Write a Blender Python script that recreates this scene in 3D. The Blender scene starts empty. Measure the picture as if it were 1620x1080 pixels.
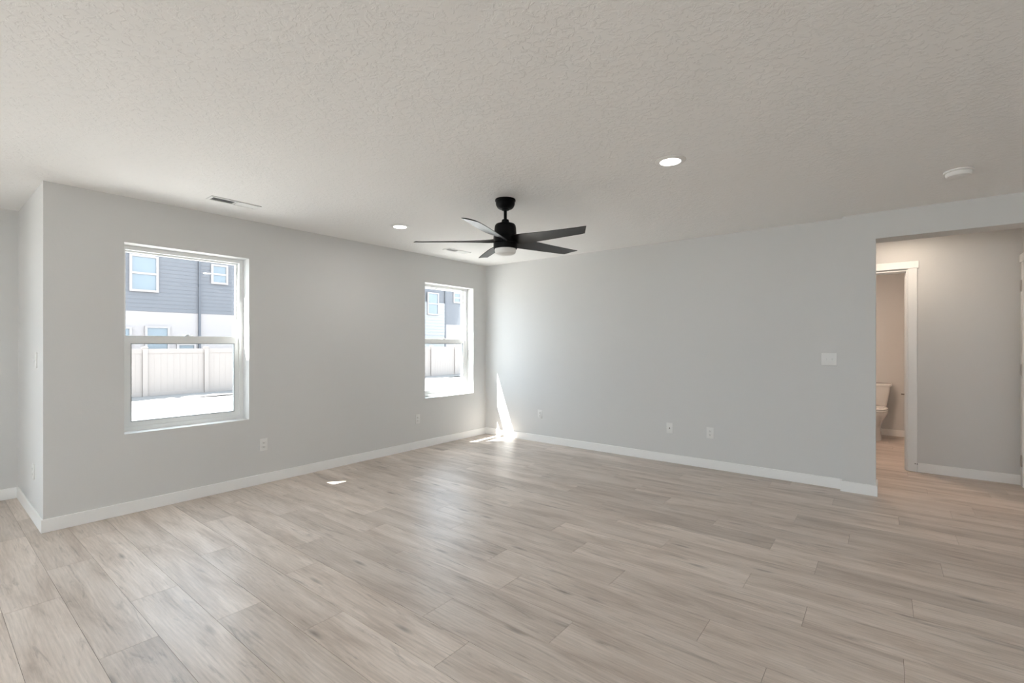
import bpy, bmesh, math, random
from mathutils import Vector

random.seed(7)
S = bpy.context.scene
COL = S.collection
PI = math.pi

# ------------------------------------------------------------------ camera
F_PX, HOR, CAM_H = 748.0, 543.5, 1.31
YAW = math.atan2(590.0, F_PX)                 # the window wall runs this far right of the view
cam_data = bpy.data.cameras.new('camera')
cam_data.sensor_width = 36.0
cam_data.lens = F_PX / 1620.0 * 36.0
cam_data.shift_y = (HOR - 540.0) / 1620.0
cam_data.clip_start = 0.05
cam_data.clip_end = 300
cam = bpy.data.objects.new('camera', cam_data)
COL.objects.link(cam)
cam.location = (0, 0, CAM_H)
cam.rotation_euler = (PI / 2, 0, YAW)
S.camera = cam

# ------------------------------------------------------------------ view, sky, sun
S.view_settings.view_transform = 'Standard'
S.view_settings.look = 'None'
S.view_settings.gamma = 1.0
S.view_settings.use_curve_mapping = False
S.view_settings.exposure = -0.03
S.cycles.max_bounces = 14
S.cycles.diffuse_bounces = 9
S.cycles.transparent_max_bounces = 16

world = bpy.data.worlds.new('sky')
S.world = world
world.use_nodes = True
bg = world.node_tree.nodes['Background']
bg.inputs['Color'].default_value = (0.74, 0.865, 1.0, 1)
bg.inputs['Strength'].default_value = 8.2

SUN_DIR = Vector((1.0, 1.2, -2.7)).normalized()
sun_data = bpy.data.lights.new('sun', 'SUN')
sun_data.energy = 56.0
sun_data.angle = math.radians(0.5)
sun_data.color = (1.0, 0.985, 0.96)
sun = bpy.data.objects.new('sun', sun_data)
COL.objects.link(sun)
sun.location = (-12, -10, 20)
sun.rotation_euler = SUN_DIR.to_track_quat('-Z', 'Y').to_euler()

LAMP_W = 4.2          # each room downlight
HALL_W = 6.4
BATH_W = 20.0

# ------------------------------------------------------------------ room numbers (metres)
XA, XAO = -4.58, -4.80         # window wall: room face, outer face
YR, YRO = 0.56, 0.78           # return wall beside the nook
XN, XNO = -5.80, -6.02         # nook wall
YB, YJ, YBO = 5.187, 5.125, 5.365   # far wall face, thicker pier face, hall side
XJ0, XJ1 = -0.30, -0.062       # pier
XO2 = 1.0                      # right side of the hall opening = hall side wall
YH, YHO = 6.37, 6.48           # hall wall
YP = 8.62                      # powder room back wall
XR, YK = 3.4, -4.0             # right wall, back wall
H = 2.44
HEAD = 2.212                   # underside of the header
G = -0.40                      # ground outside
XF = -17.9                     # fence line
XH = -24.0                     # house front

# ------------------------------------------------------------------ materials
def new_mat(name):
    m = bpy.data.materials.new(name)
    m.use_nodes = True
    nt = m.node_tree
    return m, nt, nt.nodes['Principled BSDF']

def N(nt, kind, **kw):
    n = nt.nodes.new(kind)
    for k, v in kw.items():
        if k in n.inputs:
            n.inputs[k].default_value = v
        else:
            setattr(n, k, v)
    return n

def plain(name, col, rough=0.5, metal=0.0, spec=0.5, mottling=0.03, scale=6.0):
    m, nt, b = new_mat(name)
    geo = N(nt, 'ShaderNodeNewGeometry')
    no = N(nt, 'ShaderNodeTexNoise', Scale=scale, Detail=3.0)
    nt.links.new(geo.outputs['Position'], no.inputs['Vector'])
    hs = N(nt, 'ShaderNodeMapRange')
    hs.inputs['To Min'].default_value = 1.0 - mottling
    hs.inputs['To Max'].default_value = 1.0 + mottling
    nt.links.new(no.outputs['Fac'], hs.inputs['Value'])
    mx = N(nt, 'ShaderNodeVectorMath', operation='SCALE')
    mx.inputs[0].default_value = col[:3]
    nt.links.new(hs.outputs['Result'], mx.inputs['Scale'])
    nt.links.new(mx.outputs[0], b.inputs['Base Color'])
    b.inputs['Roughness'].default_value = rough
    b.inputs['Metallic'].default_value = metal
    b.inputs['Specular IOR Level'].default_value = spec
    return m

def paint(name, col, rough, kind):
    m, nt, b = new_mat(name)
    b.inputs['Base Color'].default_value = (*col, 1)
    b.inputs['Roughness'].default_value = rough
    b.inputs['Specular IOR Level'].default_value = 0.3
    geo = N(nt, 'ShaderNodeNewGeometry')
    bump = N(nt, 'ShaderNodeBump')
    if kind == 'peel':
        no = N(nt, 'ShaderNodeTexNoise', Scale=75.0, Detail=2.0)
        nt.links.new(geo.outputs['Position'], no.inputs['Vector'])
        nt.links.new(no.outputs['Fac'], bump.inputs['Height'])
        bump.inputs['Strength'].default_value = 0.10
        bump.inputs['Distance'].default_value = 0.004
    else:                                                     # knockdown plaster
        no = N(nt, 'ShaderNodeTexNoise', Scale=32.0, Detail=4.0, Roughness=0.6, Distortion=0.6)
        big = N(nt, 'ShaderNodeTexNoise', Scale=2.2, Detail=2.0)
        nt.links.new(geo.outputs['Position'], no.inputs['Vector'])
        nt.links.new(geo.outputs['Position'], big.inputs['Vector'])
        ad = N(nt, 'ShaderNodeMath', operation='MULTIPLY_ADD')
        ad.inputs[1].default_value = 0.35
        nt.links.new(big.outputs['Fac'], ad.inputs[0])
        nt.links.new(no.outputs['Fac'], ad.inputs[2])
        cr = N(nt, 'ShaderNodeMapRange', interpolation_type='SMOOTHSTEP')
        cr.inputs['From Min'].default_value = 0.63
        cr.inputs['From Max'].default_value = 0.77
        nt.links.new(ad.outputs[0], cr.inputs['Value'])
        nt.links.new(cr.outputs['Result'], bump.inputs['Height'])
        bump.inputs['Strength'].default_value = 0.32
        bump.inputs['Distance'].default_value = 0.004
    nt.links.new(bump.outputs['Normal'], b.inputs['Normal'])
    return m

def floor_mat():
    m, nt, b = new_mat('vinyl_plank')
    L = nt.links.new
    geo = N(nt, 'ShaderNodeNewGeometry')
    at = N(nt, 'ShaderNodeAttribute', attribute_name='plank')
    off = N(nt, 'ShaderNodeVectorMath', operation='MULTIPLY_ADD')
    off.inputs[1].default_value = (31.0, 17.0, 23.0)
    L(at.outputs['Color'], off.inputs[0])
    L(geo.outputs['Position'], off.inputs[2])

    def stretched(sx, sy):
        mp = N(nt, 'ShaderNodeVectorMath', operation='MULTIPLY')
        mp.inputs[1].default_value = (sx, sy, 1.0)
        L(off.outputs[0], mp.inputs[0])
        return mp.outputs[0]
    soft = N(nt, 'ShaderNodeTexNoise', Scale=1.0, Detail=5.0, Roughness=0.6, Distortion=0.6)
    L(stretched(1.5, 9.0), soft.inputs['Vector'])
    fib = N(nt, 'ShaderNodeTexNoise', Scale=1.0, Detail=4.0, Roughness=0.7)
    L(stretched(7.0, 170.0), fib.inputs['Vector'])
    streak = N(nt, 'ShaderNodeTexNoise', Scale=1.0, Detail=6.0, Roughness=0.65, Distortion=1.3)
    L(stretched(2.1, 22.0), streak.inputs['Vector'])
    wv = N(nt, 'ShaderNodeTexWave', Scale=5.0, Distortion=9.0, Detail=2.0, bands_direction='Y')
    wv.inputs['Detail Scale'].default_value = 0.7
    L(stretched(0.7, 3.2), wv.inputs['Vector'])
    knot = N(nt, 'ShaderNodeTexVoronoi', Scale=1.0, distance='EUCLIDEAN')
    L(stretched(1.7, 8.0), knot.inputs['Vector'])

    ramp = N(nt, 'ShaderNodeValToRGB')
    e = ramp.color_ramp.elements
    e[0].position, e[0].color = 0.28, (0.42, 0.352, 0.302, 1)
    e[1].position, e[1].color = 0.72, (0.67, 0.598, 0.542, 1)
    x = e.new(0.5); x.color = (0.57, 0.497, 0.440, 1)
    L(soft.outputs['Fac'], ramp.inputs['Fac'])

    def mult(src, fac_out, lo, hi, fmin=0.0, fmax=1.0):
        r = N(nt, 'ShaderNodeMapRange')
        r.inputs['From Min'].default_value = fmin
        r.inputs['From Max'].default_value = fmax
        r.inputs['To Min'].default_value = lo
        r.inputs['To Max'].default_value = hi
        L(fac_out, r.inputs['Value'])
        v = N(nt, 'ShaderNodeVectorMath', operation='SCALE')
        L(src, v.inputs[0])
        L(r.outputs['Result'], v.inputs['Scale'])
        return v.outputs[0]
    sep = N(nt, 'ShaderNodeSeparateColor')
    L(at.outputs['Color'], sep.inputs['Color'])
    c = mult(ramp.outputs['Color'], sep.outputs[0], 0.88, 1.10)           # plank to plank
    c = mult(c, fib.outputs['Fac'], 0.87, 1.13, 0.25, 0.75)
    c = mult(c, wv.outputs['Fac'], 0.96, 1.03)
    c = mult(c, streak.outputs['Fac'], 0.66, 1.0, 0.29, 0.44)            # dark mineral streaks
    c = mult(c, knot.outputs['Distance'], 0.52, 1.0, 0.02, 0.14)         # knots
    L(c, b.inputs['Base Color'])
    rr = N(nt, 'ShaderNodeMapRange')
    rr.inputs['To Min'].default_value = 0.33
    rr.inputs['To Max'].default_value = 0.45
    L(fib.outputs['Fac'], rr.inputs['Value'])
    L(rr.outputs['Result'], b.inputs['Roughness'])
    b.inputs['Specular IOR Level'].default_value = 0.26
    bump = N(nt, 'ShaderNodeBump', Strength=0.08, Distance=0.002)
    L(fib.outputs['Fac'], bump.inputs['Height'])
    L(bump.outputs['Normal'], b.inputs['Normal'])
    return m

def glass_mat(name, tint=(0.95, 0.97, 0.97), gain=1.0):
    m, nt, b = new_mat(name)
    nt.nodes.remove(b)
    out = nt.nodes['Material Output']
    tr = N(nt, 'ShaderNodeBsdfTransparent')
    tr.inputs['Color'].default_value = (*tint, 1)
    gl = N(nt, 'ShaderNodeBsdfGlossy', Roughness=0.0)
    geo = N(nt, 'ShaderNodeNewGeometry')                     # Schlick reflectance, the same from both sides of the pane
    dot = N(nt, 'ShaderNodeVectorMath', operation='DOT_PRODUCT')
    nt.links.new(geo.outputs['Normal'], dot.inputs[0])
    nt.links.new(geo.outputs['Incoming'], dot.inputs[1])
    ab = N(nt, 'ShaderNodeMath', operation='ABSOLUTE')
    nt.links.new(dot.outputs['Value'], ab.inputs[0])
    om = N(nt, 'ShaderNodeMath', operation='SUBTRACT', use_clamp=True)
    om.inputs[0].default_value = 1.0
    nt.links.new(ab.outputs[0], om.inputs[1])
    pw = N(nt, 'ShaderNodeMath', operation='POWER')
    pw.inputs[1].default_value = 5.0
    nt.links.new(om.outputs[0], pw.inputs[0])
    fr = N(nt, 'ShaderNodeMath', operation='MULTIPLY_ADD', use_clamp=True)
    fr.inputs[1].default_value = 0.92
    fr.inputs[2].default_value = 0.04
    nt.links.new(pw.outputs[0], fr.inputs[0])
    mx = N(nt, 'ShaderNodeMixShader')
    nt.links.new(fr.outputs[0], mx.inputs[0])
    nt.links.new(tr.outputs[0], mx.inputs[1])
    nt.links.new(gl.outputs[0], mx.inputs[2])
    nt.links.new(mx.outputs[0], out.inputs['Surface'])
    return m

def emit_mat(name, col, strength):
    m, nt, b = new_mat(name)
    b.inputs['Base Color'].default_value = (0.9, 0.9, 0.9, 1)
    b.inputs['Emission Color'].default_value = (*col, 1)
    b.inputs['Emission Strength'].default_value = strength
    return m

def dirt_mat():
    m, nt, b = new_mat('sandy_dirt')
    geo = N(nt, 'ShaderNodeNewGeometry')
    n1 = N(nt, 'ShaderNodeTexNoise', Scale=1.7, Detail=8.0, Roughness=0.65)
    n2 = N(nt, 'ShaderNodeTexNoise', Scale=14.0, Detail=5.0)
    nt.links.new(geo.outputs['Position'], n1.inputs['Vector'])
    nt.links.new(geo.outputs['Position'], n2.inputs['Vector'])
    ramp = N(nt, 'ShaderNodeValToRGB')
    e = ramp.color_ramp.elements
    e[0].position, e[0].color = 0.30, (0.25, 0.235, 0.215, 1)
    e[1].position, e[1].color = 0.62, (0.43, 0.405, 0.38, 1)
    nt.links.new(n1.outputs['Fac'], ramp.inputs['Fac'])
    nt.links.new(ramp.outputs['Color'], b.inputs['Base Color'])
    b.inputs['Roughness'].default_value = 0.95
    bump = N(nt, 'ShaderNodeBump', Strength=0.5, Distance=0.03)
    nt.links.new(n2.outputs['Fac'], bump.inputs['Height'])
    nt.links.new(bump.outputs['Normal'], b.inputs['Normal'])
    return m

M = {
    'wall': paint('wall_paint', (0.665, 0.662, 0.652), 0.75, 'peel'),
    'ceiling': paint('ceiling_paint', (0.86, 0.852, 0.838), 0.85, 'knock'),
    'trim': plain('trim_paint', (0.88, 0.878, 0.868), 0.35, mottling=0.01),
    'floor': floor_mat(),
    'gap': plain('plank_joint', (0.16, 0.13, 0.11), 0.8),
    'vinyl': plain('white_vinyl', (0.82, 0.825, 0.815), 0.30, mottling=0.01),
    'gasket': plain('grey_gasket', (0.30, 0.31, 0.31), 0.5),
    'glass': glass_mat('window_glass'),
    'plate': plain('white_plate', (0.775, 0.77, 0.755), 0.30, mottling=0.01),
    'slot': plain('dark_slot', (0.07, 0.065, 0.06), 0.6),
    'black': plain('matte_black', (0.004, 0.004, 0.0042), 0.45, spec=0.12),
    'blade': plain('satin_black_blade', (0.007, 0.0068, 0.0065), 0.34, spec=0.42),
    'frost': plain('frosted_lens', (0.82, 0.82, 0.80), 0.45),
    'grille': plain('white_register', (0.80, 0.80, 0.78), 0.4),
    'dark': plain('duct_dark', (0.05, 0.05, 0.05), 0.9),
    'plastic': plain('white_plastic', (0.80, 0.79, 0.77), 0.4),
    'lamp': emit_mat('lit_lens', (1.0, 0.96, 0.90), 12.0),
    'ceramic': plain('white_ceramic', (0.80, 0.78, 0.75), 0.12, mottling=0.005),
    'nickel': plain('brushed_nickel', (0.55, 0.52, 0.48), 0.32, metal=1.0),
    'bronze': plain('dark_nickel', (0.22, 0.20, 0.18), 0.35, metal=1.0),
    'dirt': dirt_mat(),
    'soil': plain('fence_shade_soil', (0.115, 0.105, 0.098), 0.95, scale=9, mottling=0.25),  # berm soil, its dark tone stands in for the fence shadow
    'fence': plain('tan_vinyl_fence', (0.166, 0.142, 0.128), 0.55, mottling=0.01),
    'siding': plain('slate_siding', (0.088, 0.086, 0.092), 0.75, scale=2.0),
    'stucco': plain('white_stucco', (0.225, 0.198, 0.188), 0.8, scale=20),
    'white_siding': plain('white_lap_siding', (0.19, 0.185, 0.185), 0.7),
    'pipe': plain('grey_downspout', (0.055, 0.055, 0.062), 0.6),
    'pane': plain('house_pane', (0.10, 0.115, 0.125), 0.15, spec=0.6, scale=1.2, mottling=0.15),
    'roof': plain('grey_shingle', (0.14, 0.14, 0.145), 0.9, scale=30, mottling=0.2),
    'soffit': plain('white_soffit', (0.7, 0.7, 0.7), 0.7),
}

# ------------------------------------------------------------------ mesh helpers
class MB:
    def __init__(self):
        self.bm = bmesh.new()

    def box(self, x0, x1, y0, y1, z0, z1, bevel=0.0, seg=2):
        r = bmesh.ops.create_cube(self.bm, size=1.0)
        vs = r['verts']
        for v in vs:
            v.co = Vector(((x0 + x1) / 2 + v.co.x * (x1 - x0), (y0 + y1) / 2 + v.co.y * (y1 - y0), (z0 + z1) / 2 + v.co.z * (z1 - z0)))
        if bevel > 0:
            es = list({e for v in vs for e in v.link_edges})
            bmesh.ops.bevel(self.bm, geom=es, offset=bevel, segments=seg, affect='EDGES', profile=0.5)
        return self

    def lathe(self, prof, cx=0, cy=0, seg=40, axis='Z', cap=True):
        """prof: list of (r, h) from one end to the other, turned about an axis through (cx, cy)"""
        rings = []
        for r, h in prof:
            ring = []
            for k in range(seg):
                a = 2 * PI * k / seg
                u, w = r * math.cos(a), r * math.sin(a)
                p = (cx + u, cy + w, h) if axis == 'Z' else ((h, cx + u, cy + w) if axis == 'X' else (cx + u, h, cy + w))
                ring.append(self.bm.verts.new(p))
            rings.append(ring)
        for a, b in zip(rings, rings[1:]):
            for k in range(seg):
                j = (k + 1) % seg
                self.bm.faces.new((a[k], a[j], b[j], b[k]))
        if cap:
            self.bm.faces.new(rings[0][::-1])
            self.bm.faces.new(rings[-1])
        return self

    def loft(self, rings, cap=True):
        vr = [[self.bm.verts.new(p) for p in r] for r in rings]
        n = len(vr[0])
        for a, b in zip(vr, vr[1:]):
            for k in range(n):
                j = (k + 1) % n
                self.bm.faces.new((a[k], a[j], b[j], b[k]))
        if cap:
            self.bm.faces.new(vr[0][::-1])
            self.bm.faces.new(vr[-1])
        return self

    def quad(self, *pts):
        self.bm.faces.new([self.bm.verts.new(p) for p in pts])
        return self

    def ring_x(self, x0, x1, y0, y1, z0, z1, w, wt=None, wb=None):
        """rectangular frame in the YZ plane: one loop with mitred inner edge"""
        wt = w if wt is None else wt
        wb = w if wb is None else wb
        o = [(y0, z0), (y1, z0), (y1, z1), (y0, z1)]
        i = [(y0 + w, z0 + wb), (y1 - w, z0 + wb), (y1 - w, z1 - wt), (y0 + w, z1 - wt)]
        V = {}
        for tag, pts in (('o', o), ('i', i)):
            for k, (y, z) in enumerate(pts):
                for s, x in ((0, x0), (1, x1)):
                    V[tag, k, s] = self.bm.verts.new((x, y, z))
        for k in range(4):
            j = (k + 1) % 4
            for q in ((('o', k, 1), ('o', j, 1), ('i', j, 1), ('i', k, 1)), (('o', k, 0), ('i', k, 0), ('i', j, 0), ('o', j, 0)),
                      (('o', k, 0), ('o', j, 0), ('o', j, 1), ('o', k, 1)), (('i', k, 0), ('i', k, 1), ('i', j, 1), ('i', j, 0))):
                self.bm.faces.new([V[a] for a in q])
        return self

    def build(self, name, mat, parent=None, smooth=False, mat2=None):
        bmesh.ops.recalc_face_normals(self.bm, faces=self.bm.faces)
        me = bpy.data.meshes.new(name)
        self.bm.to_mesh(me)
        self.bm.free()
        me.materials.append(mat)
        if mat2:
            me.materials.append(mat2)
        if smooth:
            for p in me.polygons:
                p.use_smooth = True
            me.set_sharp_from_angle(angle=math.radians(35))
        o = bpy.data.objects.new(name, me)
        COL.objects.link(o)
        if parent:
            o.parent = parent
        return o

def tag(o, label, cat, group=None):
    o['label'] = label
    o['category'] = cat
    if group:
        o['group'] = group
    return o

def thing(name, label, cat, loc=(0, 0, 0), rz=0.0, group=None):
    o = bpy.data.objects.new(name, None)
    o.empty_display_size = 0.1
    COL.objects.link(o)
    o.location = loc
    o.rotation_euler = (0, 0, rz)
    return tag(o, label, cat, group)

def struct(o, label=None, cat=None):
    o['kind'] = 'structure'
    if label:
        o['label'] = label
    if cat:
        o['category'] = cat
    return o

def anchor(name, loc=(0, 0, 0)):
    o = bpy.data.objects.new(name, None)
    o.empty_display_size = 0.1
    COL.objects.link(o)
    o.location = loc
    return o

def copy_tree(o, parent=None):
    c = o.copy()
    COL.objects.link(c)
    if parent:
        c.parent = parent
    for ch in list(o.children):
        copy_tree(ch, c)
    return c

# ------------------------------------------------------------------ floor
ROW, ROW0, PLANK = 0.2076, 1.10, 1.239
ENDS = {-4: -3.348, -3: -2.560, -2: -3.008, -1: -2.485, 0: -2.083, 1: -1.435, 2: -1.745, 3: -1.155, 4: -1.6155, 5: -0.652,
        6: 0.0605, 7: -0.304, 8: -0.600, 9: -1.131, 10: -0.315, 11: -0.576, 12: 0.26, 13: -0.19, 14: -0.525, 15: 0.379, 16: 0.081, 17: -0.338, 18: 0.40}
def make_floor():
    bm = bmesh.new()
    lay = bm.verts.layers.float_color.new('plank')
    fx0, fx1, fy0, fy1 = XNO, XR + 0.15, YK - 0.15, YP + 0.15
    def slab(x0, x1, y0, y1, z0, z1, col, mi):
        r = bmesh.ops.create_cube(bm, size=1.0)
        fs = {f for v in r['verts'] for f in v.link_faces}
        for v in r['verts']:
            v.co = ((x0 + x1) / 2 + v.co.x * (x1 - x0), (y0 + y1) / 2 + v.co.y * (y1 - y0), (z0 + z1) / 2 + v.co.z * (z1 - z0))
            v[lay] = col
        for f in fs:
            f.material_index = mi
    slab(XAO, fx1, fy0, fy1, -0.12, -0.0022, (0, 0, 0, 1), 1)
    slab(XNO, XAO, fy0, YRO, -0.12, -0.0022, (0, 0, 0, 1), 1)
    g = 0.0007
    rnd = random.Random(11)
    r0 = int((fy0 - ROW0) / ROW) - 1
    r1 = int((fy1 - ROW0) / ROW) + 1
    for r in range(r0, r1 + 1):
        y0, y1 = max(ROW0 + r * ROW, fy0), min(ROW0 + (r + 1) * ROW, fy1)
        if y1 - y0 < 0.01:
            continue
        xs = ENDS.get(r, rnd.uniform(-1, 0.3))
        lim0 = XNO if y1 <= YRO else XAO
        k0 = math.floor((lim0 - xs) / PLANK)
        k1 = math.ceil((fx1 - xs) / PLANK)
        for k in range(k0, k1):
            x0, x1 = max(xs + k * PLANK, lim0), min(xs + (k + 1) * PLANK, fx1)
            col = (rnd.random(), rnd.random(), rnd.random(), 1)
            if x1 - x0 > 0.01:
                slab(x0 + g, x1 - g, y0 + g, y1 - g, -0.004, 0.0, col, 0)
    me = bpy.data.meshes.new('floor')
    bm.to_mesh(me)
    bm.free()
    me.materials.append(M['floor'])
    me.materials.append(M['gap'])
    o = bpy.data.objects.new('floor', me)
    COL.objects.link(o)
    return struct(o)
make_floor()

# ------------------------------------------------------------------ walls, ceiling, roof
WIN = [(1.005, 1.912), (4.025, 4.924)]
WZ0, WZ1 = 0.615, 2.09
def wall_with_holes_x(name, x0, x1, y0, y1, z0, z1, holes):
    """wall in the YZ plane, holes = [(ya, yb, za, zb)] sorted in y; one mesh"""
    m = MB()
    y = y0
    for ya, yb, za, zb in holes:
        if ya > y:
            m.box(x0, x1, y, ya, z0, z1)
        if za > z0:
            m.box(x0, x1, ya, yb, z0, za)
        m.box(x0, x1, ya, yb, zb, z1)
        y = yb
    m.box(x0, x1, y, y1, z0, z1)
    return struct(m.build(name, M['wall']))
ZT = 2.74
wall_with_holes_x('wall_left', XAO, XA, YRO, YB, -0.12, ZT, [(a, b, WZ0, WZ1) for a, b in WIN])
struct(MB().box(XNO, XA, YR, YRO, -0.12, ZT).build('wall_return', M['wall']))
SL0, SL1 = -2.45, -0.82          # patio door opening in the nook wall
wall_with_holes_x('wall_nook', XNO, XN, YK - 0.2, YR, -0.12, ZT, [(SL0, SL1, 0.0, 2.08)])

m = MB()                                                            # far wall, pier and header
m.box(XAO, XJ0, YB, YBO, -0.12, H + 0.1)
m.box(XJ0, XJ1, YJ, YBO, -0.12, H + 0.1)
m.box(XJ1, XO2 + 0.11, YJ, YBO, HEAD, H + 0.1)
m.box(XO2, XR, YJ, YBO, -0.12, HEAD)
m.box(XO2 + 0.11, XR, YJ, YBO, HEAD, H + 0.1)
struct(m.build('wall_far', M['wall']))

BW = [(-3.4, -1.9), (0.3, 2.6)]  # openings behind the camera, added to let fill light in
m = MB()
xs = [XNO] + [v for a in BW for v in a] + [XR]
for k in range(0, len(xs), 2):
    m.box(xs[k], xs[k + 1], YK - 0.2, YK, -0.12, ZT)
for a, b in BW:
    m.box(a, b, YK - 0.2, YK, -0.12, 0.5)
    m.box(a, b, YK - 0.2, YK, 2.1, ZT)
struct(m.build('wall_back', M['wall']))
struct(MB().box(XR, XR + 0.15, YK - 0.2, YP + 0.15, -0.12, ZT).build('wall_right', M['wall']))

# hall wall with the powder room doorway
DX0, DX1, DZ = -0.60, 0.185, 2.075
m = MB()
m.box(-2.0, DX0, YH, YHO, -0.12, H + 0.1)
m.box(DX1, XO2 + 0.11, YH, YHO, -0.12, H + 0.1)
m.box(DX0, DX1, YH, YHO, DZ, H + 0.1)
struct(m.build('wall_hall', M['wall']))
struct(MB().box(-2.11, -2.0, YBO, YHO, -0.12, H + 0.1).build('wall_hall_left', M['wall']))
D2A, D2B = 5.50, 6.262            # door opening in the hall side wall
m = MB()
m.box(XO2, XO2 + 0.11, YBO, D2A, -0.12, H + 0.1)
m.box(XO2, XO2 + 0.11, D2B, YH, -0.12, H + 0.1)
m.box(XO2, XO2 + 0.11, D2A, D2B, 2.05, H + 0.1)
struct(m.build('wall_hall_right', M['wall']))
# powder room
PX0, PX1 = -1.1, 0.55
m = MB().box(PX0 - 0.11, PX1 + 0.11, YP, YP + 0.11, -0.12, H + 0.1)
struct(m.build('wall_powder_far', M['wall']))
struct(MB().box(PX0 - 0.11, PX0, YHO, YP, -0.12, H + 0.1).build('wall_powder_left', M['wall']))
struct(MB().box(PX1, PX1 + 0.11, YHO, YP, -0.12, H + 0.1).build('wall_powder_right', M['wall']))

m = MB()
m.box(XAO, XR, YK, YP + 0.15, H, H + 0.1)
m.box(XN, XAO, YK, YR, H, H + 0.1)
struct(m.build('ceiling', M['ceiling']))
EAVE = 2.75
m = MB()
m.box(-5.0, XR + 0.5, -4.7, YP + 0.6, EAVE, EAVE + 0.18)
m.box(-7.3, -5.0, -4.7, 1.13, EAVE, EAVE + 0.18)  # nook overhang, made deeper to cut daylight at the patio door
struct(m.build('roof', M['soffit']))

# ------------------------------------------------------------------ baseboards
BH, BT = 0.092, 0.012
def base(name, *boxes):
    m = MB()
    for b in boxes:
        m.box(*b, 0.0, BH, bevel=0.002, seg=1)
    return struct(m.build(name, M['trim']))
base('baseboard_left', (XA, XA + BT, YR - BT, YB - BT))
base('baseboard_return', (XN + BT, XA, YR - BT, YR))
base('baseboard_nook', (XN, XN + BT, SL1 + 0.08, YR))
base('baseboard_far', (XA, XJ0 - BT, YB - BT, YB))
base('baseboard_pier', (XJ0 - BT, XJ0, YJ - BT, YB), (XJ0, XJ1 + BT, YJ - BT, YJ), (XJ1, XJ1 + BT, YJ, YBO))
base('baseboard_right', (XO2 + 0.001, XR, YJ - BT, YJ), (XR - BT, XR, YK, YJ - BT))
base('baseboard_hall', (DX1 + 0.076, XO2, YH - BT, YH))
base('baseboard_powder', (PX0, PX1, YP - BT, YP))

# ------------------------------------------------------------------ windows of the long wall
def make_window(n, y0, y1):
    root = struct(anchor('window_%d' % n, (XA, (y0 + y1) / 2, WZ0)))
    def part(mb, name, mat, parent=root, **k):
        bmesh.ops.translate(mb.bm, verts=mb.bm.verts, vec=-root.location)
        o = mb.build(name, mat, **k)
        o.parent = parent
        return o
    fw = 0.034
    part(MB().ring_x(XAO + 0.005, -4.705, y0, y1, WZ0, WZ1, fw), 'window_frame', M['vinyl'])
    # glazing stop of the fixed upper lite
    part(MB().ring_x(-4.785, -4.752, y0 + fw, y1 - fw, 1.335, WZ1 - fw, 0.012, 0.012, 0.04), 'upper_sash', M['vinyl'])
    part(MB().box(-4.770, -4.766, y0 + fw + 0.006, y1 - fw - 0.006, 1.36, WZ1 - fw - 0.006), 'upper_pane', M['glass'])
    ls = part(MB().ring_x(-4.750, -4.716, y0 + fw, y1 - fw, WZ0 + fw - 0.004, 1.372, 0.040, 0.062, 0.044), 'lower_sash', M['vinyl'])
    part(MB().ring_x(-4.742, -4.7135, y0 + fw + 0.037, y1 - fw - 0.037, WZ0 + fw + 0.037, 1.313, 0.0055), 'gasket', M['gasket'])
    part(MB().box(-4.736, -4.732, y0 + fw + 0.034, y1 - fw - 0.034, WZ0 + fw + 0.034, 1.318), 'lower_pane', M['glass'])
    ym = (y0 + y1) / 2 + 0.02
    k = MB()
    k.box(-4.748, -4.722, ym - 0.028, ym + 0.028, 1.372, 1.380, bevel=0.003)
    k.box(-4.730, -4.712, ym - 0.022, ym + 0.004, 1.380, 1.390, bevel=0.004)
    part(k, 'sash_lock', M['vinyl'])
for i, (a, b) in enumerate(WIN):
    make_window(i + 1, a, b)

# patio door outside the frame lets daylight in; rear windows are added for fill
def glazed_x(name, x0, x1, y0, y1, z0, z1, nmull):
    root = struct(anchor(name, ((x0 + x1) / 2, (y0 + y1) / 2, z0)))
    m = MB().ring_x(x0, x1, y0, y1, z0, z1, 0.06)
    for k in range(1, nmull):
        yy = y0 + (y1 - y0) * k / nmull
        m.box(x0 + 0.01, x1 - 0.01, yy - 0.04, yy + 0.04, z0 + 0.06, z1 - 0.06)
    g = MB().box((x0 + x1) / 2 - 0.002, (x0 + x1) / 2 + 0.002, y0 + 0.05, y1 - 0.05, z0 + 0.05, z1 - 0.05)
    for mb, nm, mt in ((m, 'door_frame' if name.startswith('door') else 'window_frame', M['vinyl']), (g, 'pane', M['glass'])):
        bmesh.ops.translate(mb.bm, verts=mb.bm.verts, vec=-root.location)
        mb.build(nm, mt, root)
glazed_x('door_3', -5.98, -5.90, SL0, SL1, 0.0, 2.08, 2)
def glazed_y(name, x0, x1, y0, y1, z0, z1, nmull):
    root = struct(anchor(name, ((x0 + x1) / 2, (y0 + y1) / 2, z0)))
    m = MB()
    m.box(x0, x1, y0, y1, z0, z0 + 0.05).box(x0, x1, y0, y1, z1 - 0.05, z1)
    for k in range(nmull + 1):
        xx = x0 + 0.025 + (x1 - x0 - 0.05) * k / nmull
        m.box(xx - 0.025, xx + 0.025, y0, y1, z0 + 0.05, z1 - 0.05)
    g = MB().box(x0 + 0.04, x1 - 0.04, (y0 + y1) / 2 - 0.002, (y0 + y1) / 2 + 0.002, z0 + 0.04, z1 - 0.04)
    for mb, nm, mt in ((m, 'window_frame', M['vinyl']), (g, 'pane', M['glass'])):
        bmesh.ops.translate(mb.bm, verts=mb.bm.verts, vec=-root.location)
        mb.build(nm, mt, root)
glazed_y('window_3', *BW[0], YK - 0.17, YK - 0.09, 0.5, 2.1, 3)
glazed_y('window_4', *BW[1], YK - 0.17, YK - 0.09, 0.5, 2.1, 2)

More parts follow.
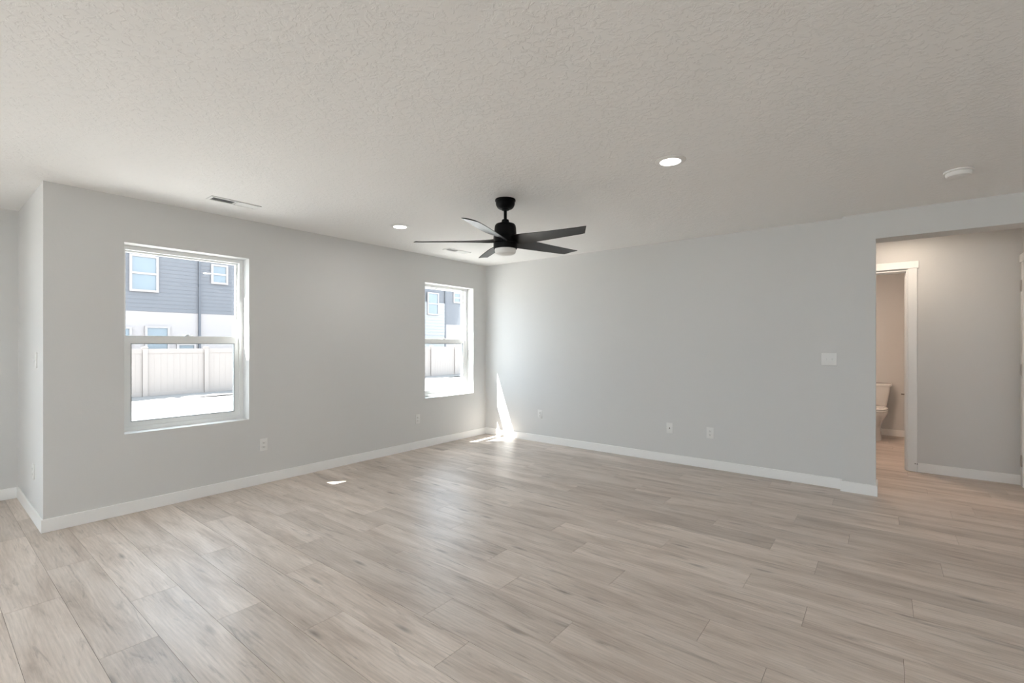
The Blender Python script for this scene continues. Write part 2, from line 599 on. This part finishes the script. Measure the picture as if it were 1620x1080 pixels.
# ------------------------------------------------------------------ doorways
def door_casing():
    root = struct(anchor('door_1', (DX1, YH, 0)))
    def part(mb, name):
        bmesh.ops.translate(mb.bm, verts=mb.bm.verts, vec=-root.location)
        return mb.build(name, M['trim'], root)
    part(MB().box(DX1, DX1 + 0.074, YH - 0.017, YH, 0, 2.083, bevel=0.003).box(DX0 - 0.074, DX0, YH - 0.017, YH, 0, 2.083, bevel=0.003), 'side_casing')
    part(MB().box(DX0 - 0.092, DX1 + 0.086, YH - 0.022, YH, 2.083, 2.156, bevel=0.003), 'head_casing')
    j = MB()
    j.box(DX1 - 0.014, DX1, YH - 0.004, YHO + 0.004, 0, DZ)
    j.box(DX0, DX0 + 0.014, YH - 0.004, YHO + 0.004, 0, DZ)
    j.box(DX0 + 0.014, DX1 - 0.014, YH - 0.004, YHO + 0.004, DZ - 0.016, DZ)
    part(j, 'jamb')
    s = MB()
    s.box(DX1 - 0.024, DX1 - 0.014, YH + 0.04, YHO - 0.03, 0, DZ - 0.016)
    s.box(DX0 + 0.014, DX1 - 0.024, YH + 0.04, YHO - 0.03, DZ - 0.026, DZ - 0.016)
    part(s, 'door_stop_strip')
    return root
door_casing()

def side_door():
    root = struct(anchor('door_2', (XO2, D2B, 0)))
    def part(mb, name, mat, **k):
        bmesh.ops.translate(mb.bm, verts=mb.bm.verts, vec=-root.location)
        return mb.build(name, mat, root, **k)
    c = MB()
    c.box(XO2 - 0.017, XO2, D2B, D2B + 0.074, 0, 2.06, bevel=0.003)
    c.box(XO2 - 0.017, XO2, D2A - 0.074, D2A, 0, 2.06, bevel=0.003)
    part(c, 'side_casing', M['trim'])
    part(MB().box(XO2 - 0.022, XO2, D2A - 0.09, D2B + 0.09, 2.06, 2.133, bevel=0.003), 'head_casing', M['trim'])
    j = MB()
    j.box(XO2 - 0.003, XO2 + 0.11, D2B - 0.016, D2B, 0, 2.05)
    j.box(XO2 - 0.003, XO2 + 0.11, D2A, D2A + 0.016, 0, 2.05)
    j.box(XO2 - 0.003, XO2 + 0.11, D2A + 0.016, D2B - 0.016, 2.034, 2.05)
    part(j, 'jamb', M['trim'])
    d = MB().box(XO2 + 0.002, XO2 + 0.037, D2A + 0.019, D2B - 0.019, 0.01, 2.031, bevel=0.002)
    for z0, z1 in ((0.22, 0.95), (1.10, 1.88)):
        for ya, yb in ((D2A + 0.13, (D2A + D2B) / 2 - 0.05), ((D2A + D2B) / 2 + 0.05, D2B - 0.13)):
            d.box(XO2 - 0.002, XO2 + 0.004, ya, yb, z0, z1, bevel=0.003, seg=1)
    part(d, 'door_leaf', M['trim'])
    for z in (0.24, 1.07, 1.84):
        h = MB()
        for k in range(3):
            h.lathe([(0.0075, z - 0.048 + k * 0.0325), (0.0075, z - 0.048 + k * 0.0325 + 0.031)], XO2 - 0.022, D2B + 0.012, seg=14)
        h.lathe([(0.004, z - 0.053), (0.004, z + 0.053)], XO2 - 0.022, D2B + 0.012, seg=10)
        h.box(XO2 - 0.024, XO2 - 0.0172, D2B + 0.012, D2B + 0.04, z - 0.048, z + 0.048)
        part(h, 'hinge', M['nickel'], smooth=True)
side_door()

# ------------------------------------------------------------------ ceiling fan
FAN = (-2.340, 2.882, H)
def make_fan():
    t = thing('ceiling_fan', 'black five-blade ceiling fan with white light, hanging from short downrod', 'ceiling fan', FAN)
    z = lambda v: v - H
    MB().lathe([(0.079, z(2.44)), (0.081, z(2.432)), (0.080, z(2.426)), (0.074, z(2.424)), (0.0745, z(2.408)), (0.072, z(2.395)), (0.066, z(2.382)), (0.057, z(2.372)),
                (0.044, z(2.3655)), (0.028, z(2.363)), (0.028, z(2.356)), (0.014, z(2.354))]).build('canopy', M['black'], t, smooth=True)
    MB().lathe([(0.0125, z(2.36)), (0.0125, z(2.262))], seg=20).build('downrod', M['black'], t, smooth=True)
    MB().lathe([(0.016, z(2.285)), (0.026, z(2.282)), (0.029, z(2.272)), (0.030, z(2.262)), (0.037, z(2.258)), (0.037, z(2.252))], seg=28).build('yoke_cover', M['black'], t, smooth=True)
    MB().lathe([(0.035, z(2.254)), (0.055, z(2.253)), (0.072, z(2.247)), (0.081, z(2.236)), (0.084, z(2.22)), (0.086, z(2.19)), (0.089, z(2.158)), (0.085, z(2.157)),
                (0.085, z(2.154)), (0.093, z(2.153)), (0.094, z(2.128)), (0.094, z(2.098)), (0.086, z(2.097))], seg=56).build('motor_housing', M['black'], t, smooth=True)
    MB().lathe([(0.086, z(2.0965)), (0.0935, z(2.0955)), (0.0935, z(2.058)), (0.090, z(2.052)), (0.083, z(2.052))], seg=56).build('light_housing', M['black'], t, smooth=True)
    MB().lathe([(0.083, z(2.056)), (0.0835, z(2.042)), (0.081, z(2.026)), (0.072, z(2.014)), (0.05, z(2.007)), (0.02, z(2.004))], seg=48).build('light_lens', M['frost'], t, smooth=True)
    for k in range(5):
        a = PI + YAW + 2 * PI * k / 5
        er, et = Vector((math.cos(a), math.sin(a), 0)), Vector((-math.sin(a), math.cos(a), 0))
        secs = []
        #       r,    chord, pitch, twist centre
        for r, ch, p, zz in ((0.075, 0.070, 30, 2.118), (0.095, 0.098, 28, 2.116), (0.13, 0.126, 23, 2.114), (0.20, 0.136, 18.5, 2.112), (0.30, 0.134, 15.5, 2.110), (0.42, 0.128, 13.5, 2.108),
                             (0.54, 0.119, 12.6, 2.107), (0.64, 0.110, 12.2, 2.106), (0.69, 0.104, 12, 2.106), (0.70, 0.100, 12, 2.106)):
            pr = math.radians(p)
            ring = []
            n = 9
            top, bot = [], []
            for q in range(n):
                u = q / (n - 1) * 2 - 1
                tt = u * ch / 2
                th = 0.0042 * (1 - 0.55 * u * u)
                cam_ = 0.004 * (1 - u * u)
                skew = -0.030 * u if r > 0.65 else 0.0          # the tip is cut on the slant
                for side, lst in ((1, top), (-1, bot)):
                    h = cam_ + side * th
                    v = er * (r + skew) + et * (tt * math.cos(pr) + h * math.sin(pr)) + Vector((0, 0, z(zz) - tt * math.sin(pr) + h * math.cos(pr)))
                    lst.append(v)
            secs.append(top + bot[::-1])
        MB().loft(secs).build('blade', M['blade'], t, smooth=True)
make_fan()

# ------------------------------------------------------------------ downlights
def make_downlight(label, watts=LAMP_W, tint=(1.0, 0.965, 0.92)):
    t = thing('recessed_downlight', label, 'ceiling light', (0, 0, H), group='recessed downlights')
    MB().lathe([(0.060, -0.0005), (0.062, -0.007), (0.080, -0.0045), (0.092, -0.0015), (0.0925, 0.0)], seg=48, cap=False).build('trim_ring', M['plastic'], t, smooth=True)
    MB().lathe([(0.0615, -0.001), (0.0615, -0.004), (0.03, -0.0052), (0.002, -0.0055)], seg=40).build('lens', M['lamp'], t, smooth=True)
    ld = bpy.data.lights.new('downlight_lamp', 'AREA')
    ld.shape = 'DISK'
    ld.size = 0.11
    ld.energy = watts
    ld.color = tint
    lo = bpy.data.objects.new('downlight_lamp', ld)
    COL.objects.link(lo)
    lo.parent = t
    lo.location = (0, 0, -0.008)
    return t
dl = make_downlight('large lit round downlight in the ceiling to the right of the fan')
spots = [(-1.043, 2.905, None), (-3.672, 2.912, 'small lit round downlight left of the fan near the window wall'),
         (-1.04, -0.9, 'added unseen downlight in the ceiling behind the camera, right'), (-3.67, -0.9, 'added unseen downlight in the ceiling behind the camera, left'),
         (-1.04, -2.8, 'added unseen downlight in the ceiling by the rear wall, right'), (-3.67, -2.8, 'added unseen downlight in the ceiling by the rear wall, left')]  # the four rear ones are unseen, added to raise the room light
for i, (x, y, lab) in enumerate(spots):
    o = dl if i == 0 else copy_tree(dl)
    o.location = (x, y, H)
    if lab:
        o['label'] = lab

def lamp(name, loc, w, size, col):
    ld = bpy.data.lights.new(name, 'AREA')
    ld.shape = 'DISK'
    ld.size = size
    ld.energy = w
    ld.color = col
    lo = bpy.data.objects.new(name, ld)
    COL.objects.link(lo)
    lo.location = loc
    return lo
hl = make_downlight('lit round downlight on the hall ceiling, hidden behind the header', HALL_W, (1.0, 0.82, 0.66))
hl.location = (0.10, 5.90, H)
# hall and powder room lamps (their fixtures are hidden by the header and the door head)
def flush_light(label, loc, w, col):
    t = thing('flush_ceiling_light', label, 'ceiling light', loc)
    MB().lathe([(0.11, 0.0), (0.112, -0.012), (0.10, -0.014)], seg=40).build('pan', M['nickel'], t, smooth=True)
    MB().lathe([(0.10, -0.0135), (0.094, -0.035), (0.06, -0.052), (0.01, -0.057)], seg=40).build('diffuser', M['lamp'], t, smooth=True)
    lo = lamp('hall_lamp', (0, 0, -0.065), w, 0.09, col)
    lo.parent = t
    return t

flush_light('round flush light on the powder room ceiling', (-0.50, 7.05, H), BATH_W, (1.0, 0.74, 0.58))

# ------------------------------------------------------------------ smoke detector
t = thing('smoke_detector', 'white round smoke detector on the ceiling above the hall opening', 'smoke detector', (0.378, 4.235, H))
MB().lathe([(0.074, 0.0), (0.075, -0.007), (0.072, -0.010), (0.066, -0.0105)], seg=44).build('base_plate', M['plastic'], t, smooth=True)
MB().lathe([(0.064, -0.010), (0.0665, -0.013), (0.0655, -0.028), (0.060, -0.037), (0.048, -0.042), (0.02, -0.0435)], seg=44).build('cover', M['plastic'], t, smooth=True)
MB().lathe([(0.009, -0.0425), (0.009, -0.0448), (0.002, -0.0452)], 0.02, 0.0, seg=18).build('test_button', M['plastic'], t, smooth=True)

# ------------------------------------------------------------------ ceiling registers
def make_register(label):
    t = thing('ceiling_vent', label, 'air vent', (0, 0, H), group='ceiling registers along the window wall')
    L2, W2 = 0.185, 0.062
    m = MB()                                     # thin frame lying under the ceiling
    def fr(x0, x1, y0, y1):
        m.box(x0, x1, y0, y1, -0.007, 0.0, bevel=0.0025, seg=1)
    fr(-W2, W2, -L2, -L2 + 0.022); fr(-W2, W2, L2 - 0.022, L2)
    fr(-W2, -W2 + 0.022, -L2 + 0.022, L2 - 0.022); fr(W2 - 0.022, W2, -L2 + 0.022, L2 - 0.022)
    fr(-W2 + 0.022, W2 - 0.022, -0.006, 0.006)
    m.build('frame', M['grille'], t)
    MB().box(-W2 + 0.02, W2 - 0.02, -L2 + 0.02, L2 - 0.02, -0.0012, 0.0).build('duct_opening', M['dark'], t)
    for sgn in (-1, 1):
        m = MB()
        n = 12
        for k in range(n):
            yc = sgn * (0.012 + (L2 - 0.022 - 0.014) * (k + 0.5) / n)
            # the near bank opens towards the camera side, the far bank away from it
            dy = 0.0075 if sgn < 0 else -0.0075
            a, b = (yc - dy * 0.5, -0.0068), (yc + dy * 0.5, -0.0014)
            x0, x1 = -W2 + 0.020, W2 - 0.020
            tt = 0.0005
            m.loft([[(x, a[0] - tt, a[1]), (x, a[0] + tt, a[1]), (x, b[0] + tt, b[1]), (x, b[0] - tt, b[1])] for x in (x0, x1)])
        m.build('louvre', M['grille'], t)
    return t
rg = make_register('white ceiling register above the left window')
rg.location = (-4.09, 1.597, H)
r2 = copy_tree(rg)
r2['label'] = 'white ceiling register above the right window beyond the fan blade'
r2.location = (-4.09, 4.105, H)

# ------------------------------------------------------------------ outlets and switches (local frame: faces -Y, wall at y = 0)
def plate_parts(t, w):
    MB().box(-w / 2, w / 2, -0.006, 0.0, -0.0575, 0.0575, bevel=0.0028, seg=2).build('cover_plate', M['plate'], t, smooth=True)

def outlet(label, loc, rz, group='wall outlets'):
    t = thing('wall_outlet', label, 'outlet', loc, rz, group)
    plate_parts(t, 0.071)
    for s in (1, -1):
        rc = MB().box(-0.0165, 0.0165, -0.0085, -0.005, s * 0.0195 - 0.0135, s * 0.0195 + 0.0135, bevel=0.003, seg=2).build('receptacle', M['plate'], t, smooth=True)
        sl = MB()
        for x, h in ((-0.006, 0.0045), (0.006, 0.0038)):
            sl.box(x - 0.0012, x + 0.0012, -0.0088, -0.0080, s * 0.0195 + 0.001 - h, s * 0.0195 + 0.001 + h)
        sl.lathe([(0.0025, -0.0088), (0.0025, -0.0080)], 0.0, s * 0.0195 - 0.0075, seg=10, axis='Y')
        sl.build('slots', M['slot'], rc)
    MB().lathe([(0.003, -0.0072), (0.003, -0.0055)], 0, 0, seg=10, axis='Y').build('screw', M['plate'], t)
    return t
outlet('white outlet low on the window wall just right of the left window', (XA, 2.040, 0.364), PI / 2)
outlet('white outlet low on the window wall under the right window', (XA, 3.902, 0.370), PI / 2)
outlet('white outlet low on the far wall right of the sunlit corner streak', (-3.614, YB, 0.371), 0)
outlet('white outlet low on the far wall, right one of the close pair', (-1.441, YB, 0.374), 0)
outlet('white outlet seen edge-on low on the narrow return wall', (-4.98, YR, 0.36), 0)
t = thing('cable_jack', 'white plate with one dark cable jack, left one of the low pair', 'cable jack', (-1.869, YB, 0.378), 0)
plate_parts(t, 0.071)
MB().lathe([(0.0065, -0.0055), (0.0065, -0.009), (0.0048, -0.009), (0.0048, -0.015), (0.002, -0.015)], 0, 0, seg=14, axis='Y').build('coax_connector', M['bronze'], t, smooth=True)

def switch(label, loc, rz, n):
    t = thing('light_switch', label, 'light switch', loc, rz, 'wall switches')
    plate_parts(t, 0.071 + 0.046 * (n - 1))
    for k in range(n):
        x = (k - (n - 1) / 2) * 0.046
        up = (k % 2 == 0)
        MB().box(x - 0.0055, x + 0.0055, -0.0072, -0.005, -0.0125, 0.0125, bevel=0.001, seg=1).build('toggle_slot', M['plate'], t)
        m = MB()
        s = -1 if up else 1
        m.loft([[(x - 0.0045, -0.006, -0.006), (x + 0.0045, -0.006, -0.006), (x + 0.0045, -0.006, 0.006), (x - 0.0045, -0.006, 0.006)],
                [(x - 0.0036, -0.017, s * 0.008 - 0.003), (x + 0.0036, -0.017, s * 0.008 - 0.003), (x + 0.0036, -0.017, s * 0.008 + 0.003), (x - 0.0036, -0.017, s * 0.008 + 0.003)]])
        m.build('toggle', M['plate'], t)
    return t
switch('white double toggle switch plate on the far wall beside the pier', (-0.401, YB, 1.168), 0, 2)
switch('white single toggle switch seen edge-on on the narrow return wall', (-4.86, YR, 1.19), 0, 1)

# ------------------------------------------------------------------ two dark stubs where the door casing meets the hall baseboard
t = thing('wire_stubs', 'pair of tiny dark wire stubs at the foot of the door casing', 'wire stub', (DX1 + 0.066, YH - 0.016, 0.083))
for dx in (-0.008, 0.008):
    MB().lathe([(0.0045, 0.0), (0.0045, -0.010), (0.003, -0.012)], dx, 0, seg=10, axis='Y').build('stub', M['slot'], t)

# ------------------------------------------------------------------ toilet
def superellipse(cx, cy, a, bf, bb, z, n=36, e=2.3):
    pts = []
    for k in range(n):
        an = 2 * PI * k / n
        cs, sn = math.cos(an), math.sin(an)
        x = a * math.copysign(abs(cs) ** (2 / e), cs)
        y = (bb if sn > 0 else bf) * math.copysign(abs(sn) ** (2 / e), sn)
        pts.append((cx + x, cy + y, z))
    return pts
def make_toilet():
    t = thing('toilet', 'white two-piece toilet seen through the powder room doorway', 'toilet', (-0.150, YP - 0.02, 0))
    # local: +Y is the wall, the bowl points to -Y
    bl = MB()
    bl.loft([superellipse(0, -0.36, 0.118, 0.235, 0.20, 0.0), superellipse(0, -0.36, 0.116, 0.23, 0.20, 0.03), superellipse(0, -0.36, 0.105, 0.20, 0.19, 0.12),
             superellipse(0, -0.37, 0.108, 0.20, 0.20, 0.20), superellipse(0, -0.40, 0.135, 0.24, 0.22, 0.27), superellipse(0, -0.44, 0.168, 0.27, 0.25, 0.335),
             superellipse(0, -0.46, 0.182, 0.275, 0.27, 0.375), superellipse(0, -0.46, 0.184, 0.277, 0.27, 0.395), superellipse(0, -0.46, 0.170, 0.262, 0.26, 0.402)])
    bl.box(-0.175, 0.175, -0.24, -0.02, 0.30, 0.40, bevel=0.03, seg=3)
    bl.build('bowl', M['ceramic'], t, smooth=True)
    MB().loft([superellipse(0, -0.455, 0.182, 0.275, 0.235, 0.405), superellipse(0, -0.455, 0.187, 0.280, 0.24, 0.412), superellipse(0, -0.455, 0.185, 0.278, 0.24, 0.424)]).build('seat', M['ceramic'], t, smooth=True)
    MB().loft([superellipse(0, -0.455, 0.182, 0.275, 0.238, 0.429), superellipse(0, -0.455, 0.186, 0.279, 0.24, 0.434), superellipse(0, -0.455, 0.182, 0.275, 0.238, 0.445), superellipse(0, -0.455, 0.150, 0.235, 0.21, 0.452)]).build('seat_lid', M['ceramic'], t, smooth=True)
    tk = MB()
    def rr(w, d0, d1, z):
        return superellipse(0, (d0 + d1) / 2, w, (d1 - d0) / 2, (d1 - d0) / 2, z, e=6)
    tk.loft([rr(0.15, -0.16, -0.03, 0.395), rr(0.165, -0.175, -0.015, 0.41), rr(0.188, -0.19, -0.01, 0.52), rr(0.212, -0.20, -0.008, 0.70), rr(0.213, -0.20, -0.008, 0.712)])
    tk.build('tank', M['ceramic'], t, smooth=True)
    MB().loft([rr(0.222, -0.208, -0.002, 0.713), rr(0.226, -0.212, 0.0, 0.718), rr(0.226, -0.212, 0.0, 0.742), rr(0.218, -0.204, -0.005, 0.751), rr(0.16, -0.16, -0.04, 0.753)]).build('tank_lid', M['ceramic'], t, smooth=True)
    m = MB()
    m.lathe([(0.012, -0.213), (0.012, -0.199)], -0.15, 0.655, seg=16, axis='Y')
    m.box(-0.155, -0.085, -0.224, -0.213, 0.648, 0.662, bevel=0.004)
    m.build('flush_lever', M['nickel'], t, smooth=True)
make_toilet()

t = thing('toilet_paper_holder', 'dark metal toilet paper holder on the wall right of the toilet', 'toilet paper holder', (0.20, YP, 0.605))
MB().lathe([(0.022, 0.0), (0.022, -0.006), (0.010, -0.010), (0.009, -0.060)], 0.12, 0.0, seg=20, axis='Y').build('mount', M['bronze'], t, smooth=True)
MB().lathe([(0.010, -0.022), (0.008, -0.020), (0.008, 0.126), (0.009, 0.13)], -0.060, 0.0, seg=16, axis='X').build('arm', M['bronze'], t, smooth=True)

# ------------------------------------------------------------------ outside: ground, fence, neighbouring house
m = MB()
bmesh.ops.create_grid(m.bm, x_segments=90, y_segments=120, size=1.0)
for v in m.bm.verts:
    x, y = v.co.x * 24 - 10, v.co.y * 30 + 6
    d = max(0.0, (-6.6 - x))
    bumps = 0.03 * math.sin(x * 2.1 + 0.7 * math.sin(y * 1.3)) * math.sin(y * 1.7) + 0.02 * math.sin(x * 5.0 + y * 3.1)
    v.co = (x, y, G + (bumps if d > 0 else -0.05))
gr = m.build('ground', M['dirt'], smooth=True)
struct(gr, 'bare sunlit dirt of the yard between the wall and the fence', 'ground')

m = MB()                                     # soil berm at the fence foot, coloured dark to carry the fence's shadow
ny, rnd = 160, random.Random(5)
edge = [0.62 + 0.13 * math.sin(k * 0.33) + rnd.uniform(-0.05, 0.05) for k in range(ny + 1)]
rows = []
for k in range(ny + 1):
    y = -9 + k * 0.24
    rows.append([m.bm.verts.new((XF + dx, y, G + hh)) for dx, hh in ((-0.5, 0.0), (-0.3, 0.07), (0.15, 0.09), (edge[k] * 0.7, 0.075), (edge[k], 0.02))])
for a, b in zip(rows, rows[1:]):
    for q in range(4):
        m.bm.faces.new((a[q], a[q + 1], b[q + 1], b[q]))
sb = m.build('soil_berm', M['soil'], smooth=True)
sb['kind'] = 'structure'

FT, POST0, PSP = 1.15, 4.43, 1.675
fence = thing('vinyl_fence', 'long pale vinyl privacy fence across the yard outside the windows', 'fence', (XF, POST0, G))
py = [(k - 5) * PSP for k in range(18)]
for y in py:
    m = MB().box(-0.065, 0.065, y - 0.065, y + 0.065, 0.0, FT - G + 0.03, bevel=0.006, seg=1)
    post = m.build('post', M['fence'], fence)
    c = MB().loft([[(-0.075, y - 0.075, FT - G + 0.03), (0.075, y - 0.075, FT - G + 0.03), (0.075, y + 0.075, FT - G + 0.03), (-0.075, y + 0.075, FT - G + 0.03)],
                   [(-0.075, y - 0.075, FT - G + 0.045), (0.075, y - 0.075, FT - G + 0.045), (0.075, y + 0.075, FT - G + 0.045), (-0.075, y + 0.075, FT - G + 0.045)],
                   [(-0.01, y - 0.01, FT - G + 0.075), (0.01, y - 0.01, FT - G + 0.075), (0.01, y + 0.01, FT - G + 0.075), (-0.01, y + 0.01, FT - G + 0.075)]])
    c.build('post_cap', M['fence'], post)
for a, b in zip(py, py[1:]):
    m = MB()
    m.box(-0.028, 0.028, a + 0.065, b - 0.065, FT - G - 0.14, FT - G)          # top rail
    m.box(-0.028, 0.028, a + 0.065, b - 0.065, 0.06, 0.20)                    # bottom rail
    n = 9
    for k in range(n):
        ya = a + 0.065 + (b - a - 0.13) * k / n
        yb = a + 0.065 + (b - a - 0.13) * (k + 1) / n
        m.box(-0.012, 0.012, ya + 0.004, yb - 0.004, 0.20, FT - G - 0.14)
        m.box(-0.0095, 0.0095, ya, yb, 0.20, FT - G - 0.14)
    m.build('fence_panel', M['fence'], fence)

def make_house():
    hy0, hy1, top = 0.5, 27.0, 6.3
    t = thing('neighbour_house', 'two-storey house row, slate siding above white stucco, behind the fence', 'house', (XH, 0, 0))
    Z0 = 2.65
    MB().box(-8, 0, hy0, hy1, G - 0.3, Z0).build('lower_wall', M['stucco'], t)
    m = MB()
    m.box(-8, 0.0, hy0, hy1, Z0, top)
    z, ex = Z0, 0.165
    while z < top - 0.01:
        z1 = min(z + ex, top)
        m.loft([[(0.0, y, z), (0.014, y, z), (0.004, y, z1), (0.0, y, z1)] for y in (hy0, hy1)])
        z = z1
    m.build('siding_wall', M['siding'], t)
    # white lap siding bay at the far end
    m = MB()
    m.box(0, 0.06, 20.4, 22.82, 0.4, 4.06)
    z = 1.9
    while z < 4.05:
        m.loft([[(0.06, y, z), (0.082, y, z), (0.064, y, z + 0.2), (0.06, y, z + 0.2)] for y in (20.4, 22.82)])
        z += 0.2
    m.build('white_siding_bay', M['white_siding'], t)
    m = MB()
    m.loft([[(0.5, y, top), (-8.5, y, top), (-8.5, y, top + 0.2), (-4, y, top + 1.9), (0.5, y, top + 0.2)] for y in (hy0 - 0.4, hy1 + 0.4)])
    m.build('roof', M['roof'], t)
    def win(y0, y1, z0, z1, rail=True, x=0.0):
        fr = MB().ring_x(x, x + 0.075, y0, y1, z0, z1, 0.085)
        if rail:
            fr.box(x, x + 0.07, y0 + 0.08, y1 - 0.08, (z0 + z1) / 2 - 0.04, (z0 + z1) / 2 + 0.04)
        f = fr.build('window_frame', M['stucco'], t)
        MB().box(x, x + 0.035, y0 + 0.08, y1 - 0.08, z0 + 0.08, z1 - 0.08).build('window_pane', M['pane'], f)
    win(5.42, 6.40, 3.45, 4.96)
    win(8.37, 9.07, 4.03, 4.93)
    win(5.93, 6.80, 0.75, 2.05)
    win(4.55, 5.50, 0.75, 2.0)
    win(7.05, 7.78, 0.30, 1.33)
    win(21.2, 22.2, 3.25, 4.75, x=0.08)
    win(23.68, 24.4, 4.2, 4.95)
    win(12.0, 12.98, 3.45, 4.96)
    win(16.0, 16.98, 3.45, 4.96)
    for y in (7.91, 22.88):
        MB().box(0.0, 0.09, y - 0.045, y + 0.045, G, top).build('downspout', M['pipe'], t)
make_house()
